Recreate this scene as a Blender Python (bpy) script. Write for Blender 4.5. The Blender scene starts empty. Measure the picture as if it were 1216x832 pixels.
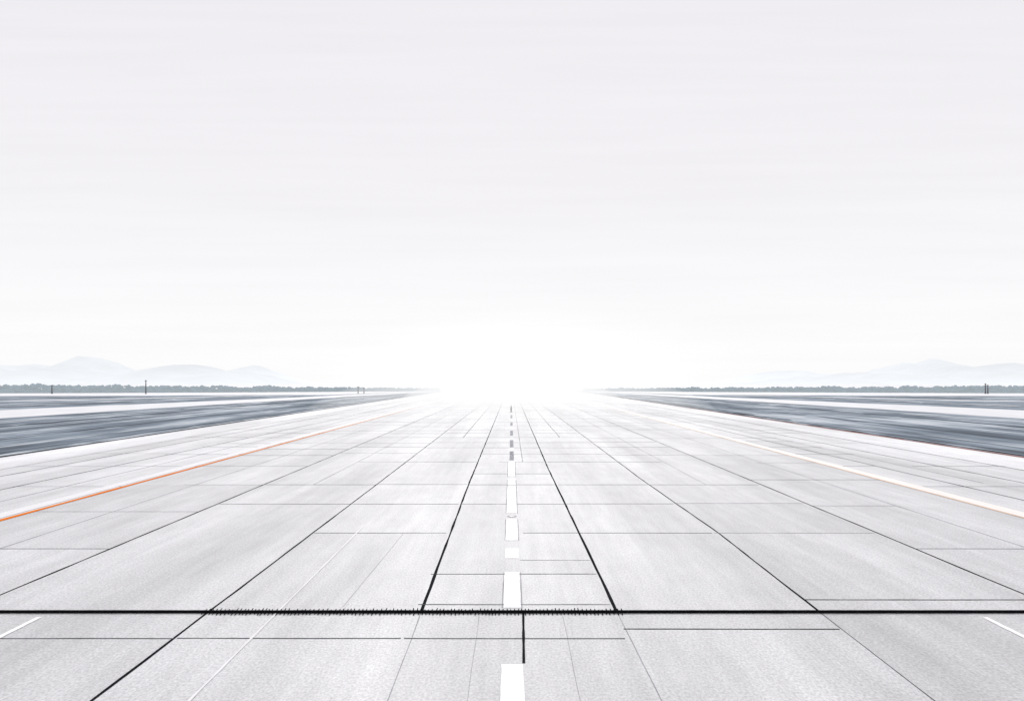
import bpy, math, random, bmesh
from mathutils import Vector, noise
random.seed(7)
scene=bpy.context.scene
col=scene.collection

# ------------------------------------------------------------------ helpers
def new_obj(name,verts,faces,mat=None,parent=None,**props):
    me=bpy.data.meshes.new(name)
    me.from_pydata(verts,[],faces); me.update()
    ob=bpy.data.objects.new(name,me); col.objects.link(ob)
    if mat: me.materials.append(mat)
    if parent: ob.parent=parent
    for k,v in props.items(): ob[k]=v
    return ob

def mat_base(name):
    m=bpy.data.materials.new(name); m.use_nodes=True
    nt=m.node_tree; b=nt.nodes['Principled BSDF']
    return m,nt,b
def N(nt,t,**kw):
    n=nt.nodes.new(t)
    for k,v in kw.items(): setattr(n,k,v)
    return n
def objcoord(nt,scale):
    tc=N(nt,'ShaderNodeNewGeometry'); mp=N(nt,'ShaderNodeMapping')
    mp.inputs['Scale'].default_value=scale
    nt.links.new(tc.outputs['Position'],mp.inputs['Vector'])
    return mp.outputs['Vector']
def noise_n(nt,scale,s=1.0,detail=4,rough=0.55):
    n=N(nt,'ShaderNodeTexNoise'); n.inputs['Scale'].default_value=s
    n.inputs['Detail'].default_value=detail; n.inputs['Roughness'].default_value=rough
    nt.links.new(objcoord(nt,scale),n.inputs['Vector'])
    return n.outputs['Fac']
def rng(nt,src,a,b,c,d):
    r=N(nt,'ShaderNodeMapRange'); nt.links.new(src,r.inputs['Value'])
    for i,v in zip(('From Min','From Max','To Min','To Max'),(a,b,c,d)): r.inputs[i].default_value=v
    return r.outputs['Result']
def mth(nt,op,a,b):
    m=N(nt,'ShaderNodeMath',operation=op)
    for i,v in enumerate((a,b)):
        if isinstance(v,(int,float)): m.inputs[i].default_value=v
        else: nt.links.new(v,m.inputs[i])
    return m.outputs[0]
def tint(nt,val,c):
    v=N(nt,'ShaderNodeVectorMath',operation='SCALE'); v.inputs[0].default_value=c
    nt.links.new(val,v.inputs['Scale']); return v.outputs[0]

# ------------------------------------------------------------------ materials
def concrete(name,base=0.65,attr=True):
    m,nt,b=mat_base(name)
    big=rng(nt,noise_n(nt,(0.20,0.018,1),1,5),0.3,0.7,0.77,1.16)
    strk=rng(nt,noise_n(nt,(2.2,0.10,1),1,5,0.6),0.3,0.7,0.92,1.05)
    mid=rng(nt,noise_n(nt,(0.7,0.30,1),1,6,0.6),0.3,0.7,0.93,1.06)
    fine=rng(nt,noise_n(nt,(13,8,1),1,3,0.7),0.33,0.67,0.76,1.17)
    v=mth(nt,'MULTIPLY',big,strk); v=mth(nt,'MULTIPLY',v,mid); v=mth(nt,'MULTIPLY',v,fine)
    # small dark spots and stains
    sp=rng(nt,noise_n(nt,(1.7,0.9,1),1,6,0.75),0.26,0.36,0.82,1.0)
    v=mth(nt,'MULTIPLY',v,sp)
    v=mth(nt,'MULTIPLY',v,base)
    if attr:
        a=N(nt,'ShaderNodeAttribute',attribute_name='tone')
        v=mth(nt,'MULTIPLY',v,a.outputs['Fac'])
    nt.links.new(tint(nt,v,(0.985,0.99,1.005)),b.inputs['Base Color'])
    b.inputs['Roughness'].default_value=0.55; b.inputs['Specular IOR Level'].default_value=0.4
    bp=N(nt,'ShaderNodeBump'); bp.inputs['Strength'].default_value=0.3; bp.inputs['Distance'].default_value=0.01
    nt.links.new(noise_n(nt,(16,9,1),1,4,0.7),bp.inputs['Height']); nt.links.new(bp.outputs[0],b.inputs['Normal'])
    return m
def simple(name,c,var=0.2,sc=(3,3,3),rough=0.8,spec=0.3,haze=0.0):
    m,nt,b=mat_base(name)
    v=rng(nt,noise_n(nt,sc,1,5,0.6),0.3,0.7,1-var,1+var)
    nt.links.new(tint(nt,v,c),b.inputs['Base Color'])
    b.inputs['Roughness'].default_value=rough; b.inputs['Specular IOR Level'].default_value=spec
    if haze:   # painted haze: the surface itself glows pale blue for the air in front
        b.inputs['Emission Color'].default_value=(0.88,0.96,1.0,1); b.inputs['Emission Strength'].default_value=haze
    return m
M_con=concrete('concrete')
M_taxi=simple('pale_taxiway_concrete',(0.76,0.77,0.79),0.12,(0.3,0.05,1),0.5,0.5)
M_joint=simple('tar_joint_black',(0.010,0.011,0.014),0.5,(2,2,2),0.9,0.03)
M_jthin=simple('joint_thin_grey',(0.10,0.105,0.115),0.7,(0.9,0.5,1),0.9,0.1)
M_jfaint=simple('joint_faint_grey',(0.34,0.34,0.36),0.3,(0.9,0.5,1),0.9,0.2)
M_white=simple('white_paint',(0.96,0.96,0.97),0.04,(6,3,1),0.5,0.5)
M_worn=simple('worn_white_paint',(0.80,0.80,0.81),0.08,(3,1,1),0.55,0.4)
M_cream=simple('cream_paint',(0.90,0.86,0.82),0.08,(3,0.2,1),0.55,0.4)
M_greyp=simple('grey_worn_paint',(0.30,0.31,0.34),0.6,(6,0.6,1),0.8,0.2)
def orange():
    m,nt,b=mat_base('orange_paint')
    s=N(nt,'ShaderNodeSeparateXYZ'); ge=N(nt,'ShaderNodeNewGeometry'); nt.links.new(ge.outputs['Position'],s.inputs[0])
    fade=mth(nt,'ADD',rng(nt,s.outputs['Y'],60,230,0.0,0.85),rng(nt,noise_n(nt,(2,0.15,1),1,5),0.3,0.7,-0.08,0.12))  # turns from orange to pale along the runway, plus noise
    cr=N(nt,'ShaderNodeValToRGB'); nt.links.new(fade,cr.inputs[0]); e=cr.color_ramp.elements
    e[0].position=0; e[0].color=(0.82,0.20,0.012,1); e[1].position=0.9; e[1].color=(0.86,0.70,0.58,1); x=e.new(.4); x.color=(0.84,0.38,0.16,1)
    nt.links.new(cr.outputs[0],b.inputs['Base Color']); b.inputs['Roughness'].default_value=.9; b.inputs['Specular IOR Level'].default_value=.02
    return m
M_orange=orange()
M_peach=simple('faded_orange_paint',(0.90,0.64,0.45),0.15,(2,0.5,1),0.8,0.1)
M_red=simple('dull_red_edge_paint',(0.22,0.07,0.05),0.5,(2,0.1,1),0.8,0.1)
M_rubber=simple('black_rubber',(0.006,0.006,0.008),0.4,(8,8,8),0.9,0.03)
M_steel=simple('dark_steel',(0.12,0.12,0.135),0.3,(3,3,3),0.7,0.2)
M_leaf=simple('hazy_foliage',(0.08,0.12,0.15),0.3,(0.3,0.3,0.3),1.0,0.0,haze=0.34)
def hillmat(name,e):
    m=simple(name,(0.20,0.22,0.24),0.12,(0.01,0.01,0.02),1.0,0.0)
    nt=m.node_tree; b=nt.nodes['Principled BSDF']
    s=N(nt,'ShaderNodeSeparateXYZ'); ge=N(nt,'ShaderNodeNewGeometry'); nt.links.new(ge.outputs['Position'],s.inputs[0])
    nt.links.new(rng(nt,s.outputs['Z'],0,60,e+0.13,e),b.inputs['Emission Strength'])  # distance haze put into the hills as glow, stronger at the base
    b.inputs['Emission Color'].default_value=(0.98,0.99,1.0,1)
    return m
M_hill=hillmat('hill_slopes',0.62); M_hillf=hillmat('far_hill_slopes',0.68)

m,nt,b=mat_base('slate_asphalt')
s1=noise_n(nt,(0.16,0.010,1),1,7,0.62); s2=noise_n(nt,(0.035,0.03,1),1,6,0.6); s3=noise_n(nt,(0.7,0.03,1),1,4,0.6)
v=mth(nt,'ADD',mth(nt,'MULTIPLY',s1,0.42),mth(nt,'ADD',mth(nt,'MULTIPLY',s2,0.38),mth(nt,'MULTIPLY',s3,0.20)))
cr=N(nt,'ShaderNodeValToRGB'); nt.links.new(v,cr.inputs[0])
e=cr.color_ramp.elements; e[0].position=0.40; e[0].color=(0.07,0.09,0.115,1); e[1].position=0.61; e[1].color=(0.66,0.70,0.74,1)
x=e.new(0.47); x.color=(0.15,0.19,0.235,1); x=e.new(0.52); x.color=(0.25,0.30,0.355,1); x=e.new(0.56); x.color=(0.44,0.49,0.54,1)
nt.links.new(cr.outputs[0],b.inputs['Base Color']); b.inputs['Roughness'].default_value=0.8; b.inputs['Specular IOR Level'].default_value=0.12
M_slate=m
M_ground=simple('pale_ground',(0.80,0.81,0.83),0.10,(0.02,0.01,1),0.7,0.4)
M_strip=simple('grey_taxi_line',(0.48,0.52,0.55),0.4,(0.3,0.03,1))
M_dstrip=simple('dark_asphalt_patch',(0.09,0.11,0.135),0.5,(0.3,0.02,1),0.9,0.1)

# ------------------------------------------------------------------ setting
g=new_obj('ground',[(-9000,-600,0),(9000,-600,0),(9000,9000,0),(-9000,9000,0)],[(0,1,2,3)],M_ground,kind='structure',label='pale flat open ground stretching to hazy hills',category='ground')

Z=0.06
bx=[-54,-47,-38.2,-29.4,-19.2,-10.5,-3.4,3.6,10.7,19.3,30.2,38,47,54]
rows={6:[23.7,26.4,27.3,31.6,34.1,40.2,49.7,59,66,75.8],
      5:[23.7,26.4,40.2,49.7,59.2,75.8],
      7:[24.6,26.4,40.2,49.8,59,75.8],
      4:[23.7,26.4,49.7,59,75.8],
      8:[26.4,27.9,40.2,50,59,75.8],
      3:[23.7,26.4,36.4,46.8,59,72],
      9:[26.4,36.4,49,62,75]}
far=[84,92,100,109,118,126,138,150,164,180,198,215,240,270,320,390,470,560,680]
verts=[];faces=[];tones=[];trans=[]
for c in range(len(bx)-1):
    r=list(rows.get(c,[30,44,58,72]))+[f*(1+random.uniform(-.02,.02)) if c not in(5,6,7) else f for f in far]
    r=[-60]+r+[900]
    for a,bb in zip(r[:-1],r[1:]):
        i=len(verts)
        verts+=[(bx[c],a,Z),(bx[c+1],a,Z),(bx[c+1],bb,Z),(bx[c],bb,Z)]
        faces.append((i,i+1,i+2,i+3))
        t=random.uniform(0.95,1.05)
        if c in(0,12): t=1.25
        elif c in(1,2,10,11): t*=1.09
        elif c in(3,9): t*=1.04
        if a<26 : t*=0.96
        elif a>44: t*=1.02
        tones.append(t)
    for y in r[1:-1]: trans.append((c,y))
i=len(verts); verts+=[(-54,-60,0),(-54,900,0),(-54,900,Z),(-54,-60,Z),(54,-60,0),(54,900,0),(54,900,Z),(54,-60,Z)]
faces+=[(i,i+1,i+2,i+3),(i+4,i+5,i+6,i+7)]; tones+=[1,1]
runway=new_obj('runway',verts,faces,M_con,kind='structure',label='wide pale concrete runway of jointed slabs',category='runway')
at=runway.data.color_attributes.new('tone','FLOAT_COLOR','CORNER')
for p,t in zip(runway.data.polygons,tones):
    for li in p.loop_indices: at.data[li].color=(t,t,t,1)

def ribbon(name,pts,w,mat,z,jit=0.15,step=2.0,parent=runway,seed=0,mat_wobble=0.0,**kw):
    P=[]
    for (x0,y0),(x1,y1) in zip(pts[:-1],pts[1:]):
        L=math.hypot(x1-x0,y1-y0); n=max(1,min(400,int(L/step)))
        for k in range(n): P.append((x0+(x1-x0)*k/n,y0+(y1-y0)*k/n))
    P.append(pts[-1])
    vs=[];fs=[]
    for k,(x,y) in enumerate(P):
        a=P[max(0,k-1)];b2=P[min(len(P)-1,k+1)]
        d=Vector((b2[0]-a[0],b2[1]-a[1])).normalized(); nx,ny=-d.y,d.x
        nn=noise.noise(Vector((x*0.35+seed,y*0.35,seed*1.7)))
        ww=w*(1+jit*2*noise.noise(Vector((x*1.3,y*1.3,seed+5))))/2
        o=nn*mat_wobble
        vs+=[(x+nx*(ww+o),y+ny*(ww+o),z),(x-nx*(ww-o),y-ny*(ww-o),z)]
        if k: fs.append((2*k-2,2*k-1,2*k+1,2*k))
    return new_obj(name,vs,fs,mat,parent,**kw)

ZJ=Z+0.005; ZT=Z+0.010; ZM=Z+0.016
F=600
J=[([(-3.14,26.4),(-3.32,59),(-3.5,F)],0.11,M_joint),
   ([(3.69,26.4),(3.42,70),(3.3,F)],0.11,M_joint),
   ([(-3.04,8),(-3.14,26.4)],0.025,M_jfaint),
   ([(3.9,8),(3.69,26.4)],0.025,M_jfaint),
   ([(-10.57,8),(-10.5,60),(-10.6,F)],0.09,M_joint),
   ([(10.75,26.4),(11.0,40),(10.7,63),(10.7,F)],0.09,M_joint),
   ([(10.5,8),(10.75,26.4)],0.035,M_jthin),
   ([(-19.2,8),(-19.3,60),(-19.4,F)],0.11,M_joint),
   ([(19.3,8),(19.5,60),(19.8,F)],0.11,M_joint),
   ([(-38.2,10),(-37.5,120),(-38,F)],0.19,M_jthin),
   ([(-34.2,10),(-34.0,F)],0.15,M_jfaint),
   ([(34.7,10),(34.8,F)],0.16,M_jthin),
   ([(40.6,10),(40.8,F)],0.19,M_jthin),
   ([(37.4,60),(37.6,F)],0.14,M_jfaint),
   ([(-43.3,10),(-43.0,F)],0.19,M_jthin),
   ([(-46.6,10),(-46.4,F)],0.16,M_jfaint),([(46.4,10),(46.4,F)],0.20,M_jthin),
   ([(-24.6,36),(-24.4,F)],0.08,M_jfaint),([(24.9,36),(24.9,F)],0.08,M_jfaint),
   ([(-1.1,8),(-1.1,26)],0.014,M_jfaint),([(1.75,8),(1.75,26)],0.014,M_jfaint),
   ([(1.15,76),(1.1,300)],0.05,M_jthin),
   ([(-15.4,59),(-15.1,180)],0.06,M_jfaint),([(15.2,59),(15.4,190)],0.06,M_jfaint),
   ([(-6.9,109),(-6.9,F)],0.09,M_jthin),([(7.0,109),(7.1,F)],0.09,M_jthin),
   ([(-6.0,27),(-5.7,40)],0.02,M_jfaint)]
for k,(p,w,mt) in enumerate(J): ribbon('slab_joint',p,w,mt,ZJ,0.25,1.5,seed=k*3.1,mat_wobble=0.03)
for k,(c,y) in enumerate(trans):
    if abs(y-26.4)<0.05: continue
    if c in(0,12): continue
    if y>280: continue
    near=y<80
    if not near and random.random()<0.2: continue
    a,bb=bx[c]+0.05,bx[c+1]-0.05
    strong=(c,y) in((5,40.2),(7,40.2),(8,27.9),(7,24.6),(6,31.6),(5,59.2),(6,59),(4,59),(7,59),(4,23.7),(5,23.7),(6,23.7),(3,23.7),(3,36.4),(9,36.4),(6,27.3),(7,49.8),(4,49.7))
    if not strong and near and random.random()<0.35:
        if random.random()<.5: a+=(bb-a)*random.uniform(.3,.6)
        else: bb-=(bb-a)*random.uniform(.3,.6)
    mt=M_jthin if strong or random.random()<0.5 else M_jfaint
    w=max(0.065,0.00185*y) if y<110 else 0.0019*y
    if (c,y) in((7,24.6),(8,27.9)): mt=M_joint; w=0.07
    if mt is M_jfaint: w*=0.8
    ribbon('slab_joint',[(a,y),(bb,y+random.uniform(-.04,.04))],w,mt,ZT,0.3,0.8,seed=50+k,mat_wobble=0.02)

def patch(name,x0,x1,y0,y1,mat,label=None):
    n=14; vs=[];fs=[]
    for k in range(n+1):
        y=y0+(y1-y0)*k/n
        vs+=[(x0+random.uniform(-.012,.012),y,ZM),(x1+random.uniform(-.012,.012),y,ZM)]
        if k: fs.append((2*k-2,2*k-1,2*k+1,2*k))
    o=new_obj(name,vs,fs,mat,runway)
    if label:o['label']=label
    return o
for y0,y1 in[(14,21.5),(26.9,31.9),(34.4,36.4),(38.3,44.2),(46.2,58),(58.9,62.6),(64.3,75.8),(88.5,91.2)]:
    patch('centre_line_dash',-.27,.34,y0,y1,M_white)
for y0,y1 in[(77.4,87.2),(93,104),(113,124),(138,150),(166,182)]:
    patch('centre_line_dash',-.16,.28,y0,y1,M_greyp,'worn grey centre line dash')
for y0,y1 in((26.9,31.9),(38.3,44.2),(46.2,62),(64,76)):
    ribbon('slab_joint',[(0.385,y0),(0.39,y1)],0.022+0.0003*y0,M_jfaint,ZJ+.002,0.4,1,seed=y0)
    ribbon('slab_joint',[(-0.315,y0),(-0.31,y1)],0.022+0.0003*y0,M_jfaint,ZJ+.002,0.4,1,seed=y0+2)
ribbon('centre_joint',[(0.36,21.6),(0.42,26.3)],0.075,M_joint,ZM,0.2,0.5,seed=77)
patch('touchdown_dash',-16.17,-15.98,22.3,25.8,M_white)
patch('touchdown_dash',16.03,16.22,22.3,25.8,M_white)
ribbon('faint_guide_line',[(-8.05,8),(-8.2,42)],0.08,M_worn,ZM,0.4,1.0,seed=91)
ribbon('edge_stripe',[(-30.6,5),(-30.6,F)],1.1,M_worn,ZM,0.04,3,seed=12)
ribbon('edge_stripe',[(-29.55,5),(-29.5,F)],0.37,M_orange,ZM+.004,0.15,3,seed=13,label='thin orange edge stripe growing paler towards its far end')
ribbon('edge_stripe',[(30.9,5),(30.8,F)],1.15,M_cream,ZM,0.04,3,seed=14)
ribbon('edge_stripe',[(30.2,5),(30.1,F)],0.17,M_peach,ZM+.004,0.3,3,seed=15,label='faded orange edge stripe')

def poly(name,pts,z,mat,**kw): return new_obj(name,[(x,y,z) for x,y in pts],[tuple(range(len(pts)))],mat,**kw)
for s in(-1,1):
    pts=[(s*54.02,0),(s*900,0),(s*900,395),(s*240,430),(s*110,470),(s*70,640),(s*54.02,800)]
    ap=poly('apron',pts,0.02,M_slate,kind='structure',label='dark slate asphalt apron with pale streaks',category='apron')
    ribbon('pavement_edge_line',[(s*54.6,5),(s*54.6,F)],1.0,M_joint if s<0 else M_red,0.026,0.5,3,parent=ap,seed=16)
    ribbon('pavement_edge_line',[(s*55.8,5),(s*55.8,F)],0.6,M_joint if s>0 else M_strip,0.031,0.8,3,parent=ap,seed=17)
    for k,(xa,ya,xb,yb,w,mt) in enumerate([(58,60,58,500,1.2,M_dstrip),(63,70,61,500,0.7,M_strip),(71.5,70,68,430,1.3,M_dstrip),(80,90,75,380,0.8,M_strip),(92,110,84,420,2.4,M_dstrip),
          (101,120,90,360,1.2,M_strip),(165,150,150,400,4,M_dstrip),(185,160,160,330,2.2,M_strip),(215,180,190,420,7,M_dstrip),(280,240,230,420,6,M_strip),(260,200,215,420,6,M_dstrip),
          (87,95,80,300,0.5,M_taxi),(104,140,95,300,0.7,M_taxi),(175,160,155,350,1.5,M_taxi)]):
        ribbon('asphalt_streak',[(s*xa,ya),(s*xb,yb)],w,mt,0.024+0.004*(k%2)+.01,0.9,6,parent=ap,seed=20+k*2+s,mat_wobble=w*.5)
    A=[(s*113,150),(s*150,150),(s*142,230),(s*103,423),(s*60,700),(s*56,700),(s*91,379),(s*107,230)]
    poly('taxiway',A,0.05,M_taxi,kind='structure',label='pale concrete taxiway crossing dark asphalt',category='taxiway')
    B=[(s*230,240),(s*240,240),(s*170,400),(s*120,455),(s*112,455),(s*160,395)]
    poly('taxiway',B,0.05,M_taxi,kind='structure',label='narrow pale service taxiway on dark asphalt',category='taxiway')

# ------------------------------------------------------------------ arresting cable
Yc=26.3
root=bpy.data.objects.new('arresting_cable',None); col.objects.link(root); root.location=(0,Yc,Z)
root['label']='black bristled cable stretched across pale runway slabs'; root['category']='cable'
vs=[];fs=[];n=300
for k in range(n+1):
    x=-27+54*k/n
    for a in range(8):
        th=a*math.pi/4; r=0.052*(1+0.14*noise.noise(Vector((x*2,a,0))))
        vs.append((x,r*math.cos(th)*1.4,0.053+r*math.sin(th)))
    if k:
        o=(k-1)*8
        for a in range(8): fs.append((o+a,o+(a+1)%8,o+8+(a+1)%8,o+8+a))
new_obj('cable_body',vs,fs,M_rubber,root)
for side in(1,-1):
    vs=[];fs=[];x=-10.7;k=0
    while x<3.9:
        i=len(vs); vs+=[(x,side*.02,.05),(x,side*.08,.045)]
        if i:
            p=prev; fs.append((p,p+1,i+1,i))
            if k%2:
                l=random.uniform(.14,.26); h=(random.uniform(.05,.09) if side>0 else .022); lean=random.uniform(-.02,.02)
                xm=(vs[p][0]+x)/2+lean; j=len(vs)
                vs+=[(xm-.017,side*(.07+l),h),(xm+.017,side*(.07+l),h)]; fs.append((p+1,j,j+1,i+1))
        prev=i; k+=1
        x+=random.uniform(.040,.048) if k%2 else random.uniform(.065,.11)
    new_obj('bristle_fringe',vs,fs,M_rubber,root)

def lathe(prof,seg=20):
    vs=[];fs=[]
    for r,z in prof:
        for a in range(seg): vs.append((r*math.cos(a*2*math.pi/seg),r*math.sin(a*2*math.pi/seg),z))
    for k in range(len(prof)-1):
        for a in range(seg): fs.append((k*seg+a,k*seg+(a+1)%seg,(k+1)*seg+(a+1)%seg,(k+1)*seg+a))
    fs.append(tuple((len(prof)-1)*seg+a for a in range(seg)))
    return vs,fs
M_lens=simple('frosted_lens',(0.55,0.55,0.57),0.1,(5,5,5),0.3,0.5)
M_ring=simple('cast_ring',(0.42,0.42,0.44),0.2,(9,9,9),0.6,0.4)
def inset(x,y):
    v,f=lathe([(0.28,0),(0.27,0.008),(0.22,0.012),(0.20,0.009)])
    base=new_obj('runway_light',v,f,M_ring,label='round inset light set into the runway centre line',category='runway light')
    base.location=(x,y,Z+0.018)
    v,f=lathe([(0.19,0.010),(0.15,0.018),(0.07,0.022)]); new_obj('lens',v,f,M_lens,base)
inset(0.04,45.2)

root=bpy.data.objects.new('marker_post',None); col.objects.link(root); root.location=(0,200,Z+.02)
root['label']='small dark pointed marker post standing on the runway'; root['category']='post'
v,f=lathe([(0.35,0),(0.33,0.1),(0.12,0.16),(0.12,0.2)],12); new_obj('post_base',v,f,M_steel,root)
v,f=lathe([(0.17,0.15),(0.22,0.8),(0.14,1.3),(0.02,1.9)],12); new_obj('post_body',v,f,M_rubber,root)

def mast(x,y,h,arms,label):
    r=bpy.data.objects.new('mast',None); col.objects.link(r); r.location=(x,y,0.03); r['label']=label; r['category']='mast'; r['group']='masts standing before the tree line'
    v,f=lathe([(0.55,0),(0.55,0.3),(0.40,0.35),(0.34,h*.6),(0.24,h)],10); new_obj('pole',v,f,M_steel,r)
    for az,aw in arms:
        vs=[];
        for sx in(-1,1):
            for sy in(-1,1):
                for sz in(-1,1): vs.append((sx*aw,sy*.15,az+sz*.15))
        new_obj('crossarm',vs,[(0,1,3,2),(4,6,7,5),(0,4,5,1),(2,3,7,6),(0,2,6,4),(1,5,7,3)],M_steel,r)
mast(-241,500,9.2,[(8.6,.8)],'tall thin dark mast before a hazy tree line')
mast(-306,505,5.6,[(5.2,.7)],'short dark mast before a hazy tree line')
mast(-104,515,4.9,[(4.4,.9)],'short dark mast before a hazy tree line')
mast(-101,520,4.1,[(3.8,.6)],'short dark mast before a hazy tree line')
mast(316,505,6.9,[(6.5,.7),(5.4,.5)],'dark mast with two crossarms before tree line')
mast(319.5,508,6.0,[(5.6,.6)],'short dark mast before a hazy tree line')

# ------------------------------------------------------------------ far wood
def ico():
    bm=bmesh.new(); bmesh.ops.create_icosphere(bm,subdivisions=2,radius=1)
    v=[p.co.copy() for p in bm.verts]; f=[tuple(q.index for q in fc.verts) for fc in bm.faces]; bm.free(); return v,f
IV,IF=ico()
for s in(-1,1):
    vs=[];fs=[]
    for k in range(3200):
        t=random.random()
        X=430-(430-62)*t; Yp=520+120*t**1.5+random.uniform(0,22)
        hmax=(7.2 if s<0 else 6.3)*(1-0.60*t**1.2)*(0.90+0.20*noise.noise(Vector((X*.06,s*9,0)))+0.24*noise.noise(Vector((X*.2,s*4,2))))
        r=random.uniform(.7,1.6)*(1-.4*t)
        if k%3==0: r*=1.3; z=random.uniform(0.2,1.2)
        else: z=random.uniform(0.3,max(.4,hmax-r*.7))
        i=len(vs); sd=random.random()*99
        for p in IV:
            q=1+0.55*noise.noise(p*1.9+Vector((sd,0,0)))
            vs.append((s*X+p.x*r*1.5*q,Yp+p.y*r*q,max(0.02,z+p.z*r*q)))
        fs+=[tuple(a+i for a in f) for f in IF]
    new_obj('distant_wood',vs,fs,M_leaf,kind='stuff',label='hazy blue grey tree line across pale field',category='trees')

# ------------------------------------------------------------------ hills
def hills(name,y0,depth,peaks,x0,x1,seed,mat):
    nx=220;ny=14;vs=[];fs=[]
    for j in range(ny+1):
        v=j/ny
        for i in range(nx+1):
            X=x0+(x1-x0)*i/nx
            h=0
            for px,ph,pw in peaks: h=max(h,ph*math.exp(-abs((X-px)/pw)**1.4))
            edge=min(1,(i/nx)*8,(1-i/nx)*8)
            h=h*(1+0.25*noise.fractal(Vector((X*.007,v*2+seed,0)),1,2,5))+8*noise.fractal(Vector((X*.014,v*3,seed)),1,2,5)
            h=max(-1,h*edge)*math.sin(math.pi*min(1,v*1.0))**0.8 if 0<v<1 else -1
            vs.append((X,y0+depth*v,h))
    for j in range(ny):
        for i in range(nx):
            a=j*(nx+1)+i; fs.append((a,a+1,a+nx+2,a+nx+1))
    o=new_obj(name,vs,fs,mat,kind='structure',label='low pale hills fading into haze',category='hills')
    for p in o.data.polygons:p.use_smooth=True
def H(Y,lst): return [(a*Y,b*Y+8,w*Y) for a,b,w in lst]
Y1=2300
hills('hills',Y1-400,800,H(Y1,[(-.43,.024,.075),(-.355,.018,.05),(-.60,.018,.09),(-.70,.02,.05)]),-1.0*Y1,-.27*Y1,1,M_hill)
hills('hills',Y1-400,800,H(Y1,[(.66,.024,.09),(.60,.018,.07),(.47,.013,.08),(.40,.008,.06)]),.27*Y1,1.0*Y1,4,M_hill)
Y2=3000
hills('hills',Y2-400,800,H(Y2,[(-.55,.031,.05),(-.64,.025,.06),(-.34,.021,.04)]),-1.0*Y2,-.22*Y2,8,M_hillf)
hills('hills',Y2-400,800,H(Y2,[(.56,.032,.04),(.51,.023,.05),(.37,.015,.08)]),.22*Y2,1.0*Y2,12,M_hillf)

# ------------------------------------------------------------------ mist volumes
def haze(name,verts,faces,sigma,e,label):
    m=bpy.data.materials.new(name); m.use_nodes=True; nt=m.node_tree; nt.nodes.clear()
    out=nt.nodes.new('ShaderNodeOutputMaterial'); ab=nt.nodes.new('ShaderNodeVolumeAbsorption'); em=nt.nodes.new('ShaderNodeEmission'); ad=nt.nodes.new('ShaderNodeAddShader')
    ab.inputs['Color'].default_value=(0,0,0,1); ab.inputs['Density'].default_value=sigma
    em.inputs['Color'].default_value=(e[0],e[1],e[2],1); em.inputs['Strength'].default_value=sigma  # mist gives off its own white, added for the glow down the runway
    nt.links.new(ab.outputs[0],ad.inputs[0]); nt.links.new(em.outputs[0],ad.inputs[1]); nt.links.new(ad.outputs[0],out.inputs['Volume'])
    return new_obj(name,verts,faces,m,kind='structure',label=label,category='mist')
bm=bmesh.new(); bmesh.ops.create_icosphere(bm,subdivisions=5,radius=1)
SV=[p.co.copy() for p in bm.verts]; SF=[tuple(q.index for q in fc.verts) for fc in bm.faces]; bm.free()
for cy,rx,ry,rz,sg in((520,78,440,15,0.0018),(540,54,410,12,0.0032),(560,32,380,10,0.0070)):
    haze('mist_bank',[(p.x*rx,cy+p.y*ry,p.z*rz) for p in SV],SF,sg,(1.03,1.03,1.035),'bright fog bank lying over the far runway')

# ------------------------------------------------------------------ world
w=bpy.data.worlds.new('World'); scene.world=w; w.use_nodes=True; nt=w.node_tree
bg=nt.nodes['Background']; bg.inputs['Strength'].default_value=0.1
SE=38
sky=N(nt,'ShaderNodeTexSky',sky_type='NISHITA'); sky.sun_disc=False
sky.sun_elevation=math.radians(SE); sky.sun_rotation=math.radians(0)
tc=N(nt,'ShaderNodeTexCoord'); sep=N(nt,'ShaderNodeSeparateXYZ'); nt.links.new(tc.outputs['Generated'],sep.inputs[0])
cr=N(nt,'ShaderNodeValToRGB'); nt.links.new(sep.outputs['Z'],cr.inputs[0])
e=cr.color_ramp.elements; e[0].position=0.0; e[0].color=(.985,.985,.99,1); e[1].position=0.46; e[1].color=(.862,.842,.876,1)
x=e.new(0.09); x.color=(.968,.962,.975,1); x=e.new(0.22); x.color=(.905,.89,.915,1)
ay=mth(nt,'MAXIMUM',mth(nt,'ABSOLUTE',sep.outputs['Y'],0),0.15)
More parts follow.
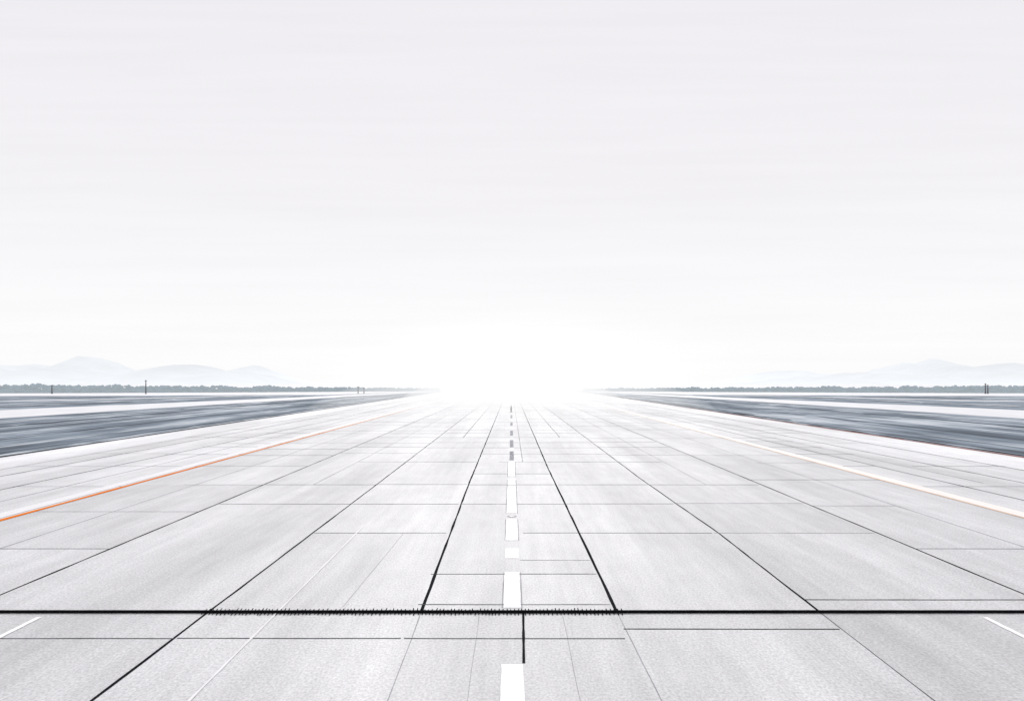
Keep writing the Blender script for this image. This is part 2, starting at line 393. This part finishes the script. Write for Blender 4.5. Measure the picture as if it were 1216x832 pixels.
cv=N(nt,'ShaderNodeCombineXYZ'); nt.links.new(mth(nt,'MULTIPLY',mth(nt,'DIVIDE',sep.outputs['X'],ay),1.5),cv.inputs[0]); nt.links.new(mth(nt,'MULTIPLY',mth(nt,'DIVIDE',sep.outputs['Z'],ay),34),cv.inputs[2])
nz=N(nt,'ShaderNodeTexNoise'); nz.inputs['Scale'].default_value=1.6; nz.inputs['Detail'].default_value=5; nt.links.new(cv.outputs[0],nz.inputs['Vector'])
cl=rng(nt,nz.outputs['Fac'],0.3,0.7,0.985,1.015)
vx=mth(nt,'POWER',mth(nt,'DIVIDE',sep.outputs['X'],0.14),2.0)
vz=mth(nt,'POWER',mth(nt,'DIVIDE',sep.outputs['Z'],0.05),2.0)
gl=mth(nt,'EXPONENT',mth(nt,'MULTIPLY',mth(nt,'ADD',vx,vz),-1.0),0)
gl=mth(nt,'MULTIPLY',gl,mth(nt,'GREATER_THAN',sep.outputs['Y'],0.0))
cov=N(nt,'ShaderNodeVectorMath',operation='SCALE'); nt.links.new(cr.outputs[0],cov.inputs[0])
nt.links.new(mth(nt,'MULTIPLY',mth(nt,'ADD',cl,mth(nt,'MULTIPLY',gl,0.25)),10.0),cov.inputs['Scale'])
mix=N(nt,'ShaderNodeMix',data_type='RGBA'); mix.inputs['Factor'].default_value=0.985
nt.links.new(sky.outputs[0],mix.inputs['A']); nt.links.new(cov.outputs[0],mix.inputs['B'])
nt.links.new(mix.outputs['Result'],bg.inputs['Color'])

sun=bpy.data.lights.new('sun','SUN'); sun.energy=1.4; sun.angle=math.radians(20); sun.color=(1,.985,.96)
so=bpy.data.objects.new('sun',sun); col.objects.link(so)
so.rotation_euler=Vector((0,-math.cos(math.radians(SE)),-math.sin(math.radians(SE)))).to_track_quat('-Z','Y').to_euler()

# ------------------------------------------------------------------ camera
cam=bpy.data.cameras.new('camera'); co=bpy.data.objects.new('camera',cam); col.objects.link(co)
co.location=(0,0,8.08); co.rotation_euler=(math.radians(90),0,0)
cam.sensor_width=36; cam.lens=36*900/1216; cam.shift_y=37/1216; cam.shift_x=1/1216
cam.clip_end=30000; cam.clip_start=0.1
scene.camera=co
scene.view_settings.view_transform='Standard'; scene.view_settings.look='None'; scene.view_settings.exposure=0
